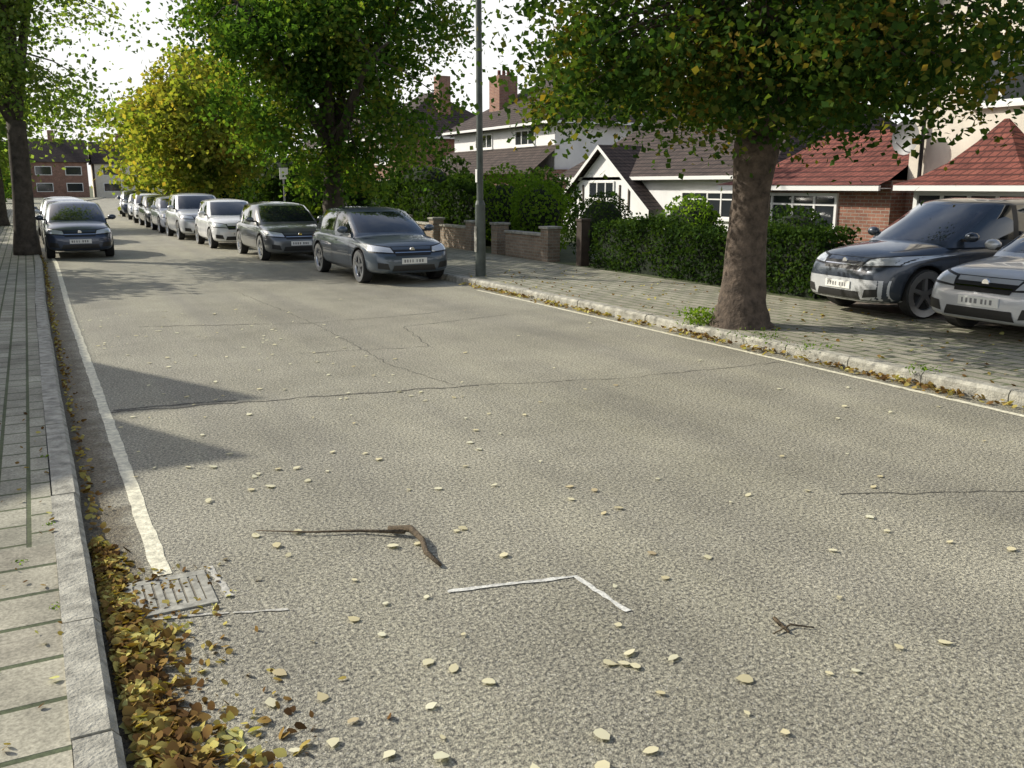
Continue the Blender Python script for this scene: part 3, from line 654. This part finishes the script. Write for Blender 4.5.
def make_car(x,y,z,rot,paint,kind='hatch',name='parked_car',sc=1.0):
    P=PAINT[paint]; e=empty(name)
    if kind=='mpv': L,W,H,belt,hood=4.45,1.83,1.70,1.10,.99
    elif kind=='suv': L,W,H,belt,hood=4.35,1.80,1.60,1.06,.98
    elif kind=='small': L,W,H,belt,hood=3.85,1.68,1.46,.98,.88
    else: L,W,H,belt,hood=4.3,1.79,1.44,.96,.86
    k=L/4.3; hw=W/2
    cow=1.0
    st=[(-2.15,.40,belt*.78,.76),(-2.11,.30,belt*.93,.86),(-1.9,.25,belt-.0,.955),(-1.2,.2,belt+.01,1.0),(0,.18,belt-.01,1.0),(cow-.1,.18,belt-.015,.99),
        (cow+.25,.18,belt*.35+hood*.65,.98),(1.72,.19,hood-.03,.965),(1.93,.20,hood-.12,.90),(2.06,.22,hood-.24,.80),(2.13,.27,hood-.36,.64)]
    V=[];F=[]
    for (sx,zb,zt,ww) in st:
        w=hw*ww; dz=zt-zb
        half=[(0,zb),(w*.8,zb),(w*.965,zb+.07*dz+.02),(w*.995,zb+.3*dz),(w,zb+.55*dz),(w*.965,zb+.80*dz),(w*.90,zb+.94*dz),(w*.6,zt+.005),(0,zt+.025)]
        ring=half+[(-a,b) for (a,b) in half[-2:0:-1]]
        for (a,b) in ring: V.append((sx*k,a,b))
    n=16
    for i in range(len(st)-1):
        for j in range(n): F.append((i*n+j,i*n+(j+1)%n,(i+1)*n+(j+1)%n,(i+1)*n+j))
    F.append(tuple(range(n))); F.append(tuple((len(st)-1)*n+j for j in reversed(range(n))))
    tmp=mesh_obj('body_tmp',V,F,[P,M['black']],smooth=True)
    s=tmp.modifiers.new('s','SUBSURF'); s.levels=2; s.render_levels=2
    wr=.325 if kind!='small' else .305
    if kind=='mpv': wr=.355
    ax=(1.33*k,-1.30*k); CV=[];CF=[]
    for a in ax:
        for sg in (1,-1):
            b=len(CV); ya=sg*(hw-.24); yb=sg*(hw+.2); m_=28
            for yy in (ya,yb):
                for t in range(m_):
                    an=2*math.pi*t/m_; CV.append((a+math.cos(an)*(wr+.055),yy,wr+math.sin(an)*(wr+.055)))
            for t in range(m_):
                t2=(t+1)%m_; CF.append((b+t,b+t2,b+m_+t2,b+m_+t))
            CF.append(tuple(b+t for t in range(m_))); CF.append(tuple(b+m_+t for t in range(m_)))
    cut=mesh_obj('cut',CV,CF,[P,M['black']],[1]*len(CF))
    for ob in (cut,tmp):
        bm=bmesh.new(); bm.from_mesh(ob.data); bmesh.ops.recalc_face_normals(bm,faces=bm.faces); bm.to_mesh(ob.data); bm.free()
    dg=bpy.context.evaluated_depsgraph_get(); bvh=BVHTree.FromObject(tmp,dg)
    bo=tmp.modifiers.new('b','BOOLEAN'); bo.object=cut; bo.operation='DIFFERENCE'; bo.solver='EXACT'
    try: bo.material_mode='TRANSFER'
    except Exception: pass
    bpy.context.view_layer.update(); dg=bpy.context.evaluated_depsgraph_get()
    me=bpy.data.meshes.new_from_object(tmp.evaluated_get(dg)); 
    bpy.data.objects.remove(tmp); bpy.data.objects.remove(cut)
    body=link(bpy.data.objects.new('body',me),e)
    if kind=='mpv': lv=[(belt-.10,1.14,-2.02,.90),(belt+.0,1.03,-2.0,.885),(belt+.26,.62,-1.93,.84),(H-.10,.28,-1.80,.765),(H-.035,.10,-1.68,.70),(H,-.15,-1.35,.57)]
    elif kind=='suv': lv=[(belt-.10,1.05,-2.0,.90),(belt,.98,-1.98,.885),(belt+.24,.66,-1.84,.83),(H-.09,.38,-1.68,.76),(H-.03,.20,-1.55,.69),(H,-.05,-1.25,.55)]
    else: lv=[(belt-.10,1.14,-1.98,.89),(belt,1.04,-1.96,.875),(belt+.2,.68,-1.80,.82),(H-.085,.32,-1.55,.735),(H-.03,.12,-1.38,.67),(H,-.12,-1.05,.53)]
    V=[];F=[];mi=[]
    xB=-.30;xC=-1.22 if kind!='mpv' else -1.35
    for (zz,xf,xr,wf) in lv:
        w=wf*W/2*1.04
        xc=max(xC,xr+.30)
        half=[(xf,0),(xf-.035,w*.5),(xf-.13,w*.86),(xf-.24,w*.965),(xB+.05+ (0 if zz<H-.06 else -.05),w),(xB-.05,w),(xc,w*.985),(xr+.10,w*.88),(xr+.02,w*.5),(xr,0)]
        if zz>=H-.02: half=[(a,b*.98) for a,b in half]
        crown=[0.0]*10
        if zz>=H-.04: crown=[0,0,-.012,-.02,-.02,-.02,-.02,-.012,0,0]
        ring=[(a,b,c) for (a,b),c in zip(half,crown)]; ring=ring+[(a,-b,c) for (a,b,c) in ring[-2:0:-1]]
        for (a,b,c) in ring: V.append((a*k,b,zz+c))
        cnt=len(ring)
    segm=[1,1,2,1,2,1,0,1,1]; segm=segm+segm[::-1]
    for i in range(len(lv)-1):
        for j in range(cnt):
            F.append((i*cnt+j,i*cnt+(j+1)%cnt,(i+1)*cnt+(j+1)%cnt,(i+1)*cnt+j)); sm=segm[j]
            if i in (1,2): mi.append({0:0,1:1,2:0 if j in (2,15) else 2}[sm])
            else: mi.append(0)
    b=(len(lv)-1)*cnt; F.append(tuple(b+j for j in range(cnt))); mi.append(0)
    gh=mesh_obj('cabin',V,F,[P,M['carglass'],M['black']],mi,smooth=True,parent=e)
    bm=bmesh.new(); bm.from_mesh(gh.data); bmesh.ops.recalc_face_normals(bm,faces=bm.faces); bm.to_mesh(gh.data); bm.free()
    for a in ax:
        for sg in (1,-1):
            V=[];F=[];mi=[]; prof=[(wr*.62,-.09),(wr*.93,-.105),(wr,-.085),(wr,.085),(wr*.93,.105),(wr*.66,.098),(wr*.63,.07),(wr*.60,.05),(.0,.035)]
            m_=28; yc=sg*(hw-.125)
            for (r,o) in prof:
                for t in range(m_):
                    an=2*math.pi*t/m_; V.append((a+math.cos(an)*r,yc+sg*o,wr+math.sin(an)*r))
            for i in range(len(prof)-1):
                for t in range(m_):
                    F.append((i*m_+t,i*m_+(t+1)%m_,(i+1)*m_+(t+1)%m_,(i+1)*m_+t)); mi.append(0 if i<4 else (1 if i<6 else 2))
            for q in range(5):
                an=2*math.pi*q/5+.3; c,s_=math.cos(an),math.sin(an); px,pz=-s_,c; b=len(V)
                for (r,wd) in ((.03,.035),(wr*.64,.026)):
                    for sd in (-1,1):
                        for o in (.045,.085):
                            V.append((a+c*r+px*wd*sd,yc+sg*o,wr+s_*r+pz*wd*sd))
                for f in ((1,3,7,5),(0,1,5,4),(2,6,7,3)): F.append(tuple(b+q2 for q2 in f)); mi.append(1)
            b=len(V)
            for t in range(12):
                an=2*math.pi*t/12; V.append((a+math.cos(an)*.05,yc+sg*.09,wr+math.sin(an)*.05))
            F.append(tuple(b+t for t in range(12))); mi.append(1)
            mesh_obj('wheel',V,F,[M['rubber'],M['rim'],M['black']],mi,parent=e)
    h0=hood; wf=W/1.79
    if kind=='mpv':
        patch('bumper_reflected_light',bvh,[(-.80,.24),(.80,.24),(.82,.56),(-.82,.56)],'x',PAINT['silver'],e,.004,24,8)  # sunlight reflected off the lower bumper, put in as a silver patch
    for sg in (1,-1):
        patch('headlight',bvh,[(sg*.40*wf,h0-.245),(sg*.82*wf,h0-.21),(sg*.845*wf,h0-.085),(sg*.44*wf,h0-.155)],'x',M['lamp'],e,.008,12,5)
        patch('headlight_surround',bvh,[(sg*.37*wf,h0-.265),(sg*.845*wf,h0-.235),(sg*.855*wf,h0-.07),(sg*.41*wf,h0-.135)],'x',M['black'],e,.005,12,5)
        patch('fog_lamp_recess',bvh,[(sg*.50,.30),(sg*.72,.33),(sg*.72,.44),(sg*.54,.42)],'x',M['black'],e,.007)
        patch('tail_light',bvh,[(sg*.52,belt-.26),(sg*.82,belt-.26),(sg*.84,belt-.06),(sg*.56,belt-.08)],'x',M['red'],e,.008,8,4,-1)
        for xx in (.78,-.27,-1.1):
            patch('door_seam',bvh,[(xx*k-.006,.30),(xx*k+.006,.30),(xx*k+.006,belt-.08),(xx*k-.006,belt-.08)],'y',M['black'],e,.002,1,10,sg)
        patch('sill_trim',bvh,[(-.86*k,.225),(.88*k,.225),(.88*k,.29),(-.86*k,.29)],'y',M['black'],e,.005,12,1,sg)
        for xx in (-.12,-.95):
            patch('door_handle',bvh,[(xx*k-.09,belt-.19),(xx*k+.09,belt-.19),(xx*k+.09,belt-.165),(xx*k-.09,belt-.165)],'y',M['chrome'] if kind=='mpv' else P,e,.025,4,1,sg)
        V=[];F=[]
        for i in range(7):
            t=math.pi*i/6
            for q in range(10):
                an=2*math.pi*q/10; V.append((cow*k-.32+.07*math.sin(t)*math.cos(an)*1.3,sg*(hw+.06)+.11*math.cos(t),belt+.06+.075*math.sin(t)*math.sin(an)))
        for i in range(6):
            for q in range(10): F.append((i*10+q,i*10+(q+1)%10,(i+1)*10+(q+1)%10,(i+1)*10+q))
        mesh_obj('wing_mirror',V,F,P,smooth=True,parent=e)
        box('mirror_stalk',cow*k-.35,cow*k-.29,min(sg*(hw-.10),sg*hw),max(sg*(hw-.10),sg*hw),belt-.01,belt+.03,M['black'],e)
    patch('grille',bvh,[(-.36,h0-.30),(.36,h0-.30),(.40,h0-.19),(-.40,h0-.19)],'x',M['black'],e,.008,12,4)
    patch('grille_bar',bvh,[(-.37,h0-.252),(.37,h0-.252),(.37,h0-.236),(-.37,h0-.236)],'x',M['chrome'],e,.016,12,1)
    patch('lower_intake',bvh,[(-.46,.27),(.46,.27),(.42,.38),(-.42,.38)],'x',M['black'],e,.008,12,4)
    patch('bonnet_shut',bvh,[(-.5,h0-.135),(.5,h0-.135),(.5,h0-.127),(-.5,h0-.127)],'x',M['black'],e,.002,14,1)
    patch('rear_plate',bvh,[(-.26,.48),(.26,.48),(.26,.59),(-.26,.59)],'x',M['platey'],e,.01,4,2,-1)
    hx=bvh.ray_cast(Vector((5,0,.46)),Vector((-1,0,0)))[0].x+.006
    box('number_plate',hx,hx+.012,-.26,.26,.405,.515,M['plate'],e)
    cx=-.215
    for i in range(7):
        if i==4: cx+=.03
        wd=.042; box('plate_character',hx+.0125,hx+.0145,cx,cx+wd*random.uniform(.4,.9),.432,.488,M['dish'],e); cx+=.056
    V=[];F=[]
    bx=bvh.ray_cast(Vector((5,0,h0-.19)),Vector((-1,0,0)))[0]
    tube(V,F,[(bx.x+.002,0,h0-.19),(bx.x+.02,0,h0-.19)],[.05,.045],14); mesh_obj('badge',V,F,M['chrome'],parent=e)
    e.location=(x,y,z); e.rotation_euler=(0,0,rad(rot)); e.scale=(sc,sc,sc)
    return e
make_car(6.52,18.6,0,-89,'blue','hatch')
make_car(kr(25)-.80,25.0,0,-90,'grey','hatch')
cols=['white','silver','white','dark','white','silver','navy','white','dark','silver']
kinds=['small','suv','hatch','hatch','small','hatch','suv','hatch','small','hatch']
for i in range(10):
    yy=30.2+i*5.3; make_car(kr(yy)-random.uniform(.86,1.0),yy,0,-90-(0 if yy<50 else 5)+random.uniform(-1,1),cols[i],kinds[i])
make_car(kl(28.7)+1.02,28.2,0,-90,'navy','small'); make_car(kl(34.6)+1.0,34.6,0,-90,'silver','small'); make_car(kl(40.5)+1.0,40.5,0,-92,'grey','hatch')
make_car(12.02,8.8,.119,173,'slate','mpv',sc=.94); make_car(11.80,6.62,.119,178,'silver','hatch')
# ------------------------------------------------------------------ light, sky, camera
AZ=-42; EL=32
S=Vector((math.sin(rad(AZ))*math.cos(rad(EL)),math.cos(rad(AZ))*math.cos(rad(EL)),math.sin(rad(EL))))
sd=bpy.data.lights.new('sun','SUN'); sd.energy=5; sd.angle=rad(.5); sd.color=(1,.94,.82)
so=bpy.data.objects.new('sun',sd); so.rotation_euler=S.to_track_quat('Z','Y').to_euler(); so.location=(-20,20,30); scene.collection.objects.link(so)
wd=bpy.data.worlds.new('World'); scene.world=wd; wd.use_nodes=True
nt=wd.node_tree; nt.nodes.clear(); o=nt.nodes.new('ShaderNodeOutputWorld'); bg=nt.nodes.new('ShaderNodeBackground'); sk=nt.nodes.new('ShaderNodeTexSky')
sk.sky_type='NISHITA'; sk.sun_disc=False; sk.sun_elevation=rad(EL); sk.sun_rotation=rad(AZ); sk.dust_density=3; sk.air_density=1.0; sk.ozone_density=1.0
tc=N(nt,'ShaderNodeTexCoord'); sep=N(nt,'ShaderNodeSeparateXYZ'); nt.links.new(tc.outputs['Generated'],sep.inputs[0])
nz=N(nt,'ShaderNodeTexNoise'); setin(nz,{'Scale':2.2,'Detail':4,'Roughness':.55}); nt.links.new(tc.outputs['Generated'],nz.inputs['Vector'])
mr=N(nt,'ShaderNodeMapRange'); nt.links.new(sep.outputs[2],mr.inputs['Value']); mr.inputs['From Min'].default_value=.15; mr.inputs['From Max'].default_value=.6; mr.inputs['To Min'].default_value=1.0; mr.inputs['To Max'].default_value=.0
ad=N(nt,'ShaderNodeMath',operation='MULTIPLY_ADD'); nt.links.new(nz.outputs['Fac'],ad.inputs[0]); ad.inputs[1].default_value=1.2; ad.inputs[2].default_value=-.6
ad2=N(nt,'ShaderNodeMath',operation='ADD',use_clamp=True); nt.links.new(ad.outputs[0],ad2.inputs[0]); nt.links.new(mr.outputs[0],ad2.inputs[1])
col=mixc(nt,sk.outputs[0],(7.4,7.4,7.3,1),ad2.outputs[0])
bg.inputs[1].default_value=.15; nt.links.new(col,bg.inputs[0]); nt.links.new(bg.outputs[0],o.inputs[0])
cd=bpy.data.cameras.new('camera'); cam=bpy.data.objects.new('camera',cd); scene.collection.objects.link(cam)
cd.sensor_width=36; cd.lens=900/1024*36; cd.clip_start=.05; cd.clip_end=3000
cam.location=(0,0,1.9); th=rad(27.85); p=rad(12.47)
f=Vector((math.sin(th)*math.cos(p),math.cos(th)*math.cos(p),-math.sin(p))); cam.rotation_euler=f.to_track_quat('-Z','Y').to_euler()
scene.camera=cam
scene.view_settings.view_transform='Standard'; scene.view_settings.look='None'; scene.view_settings.exposure=0
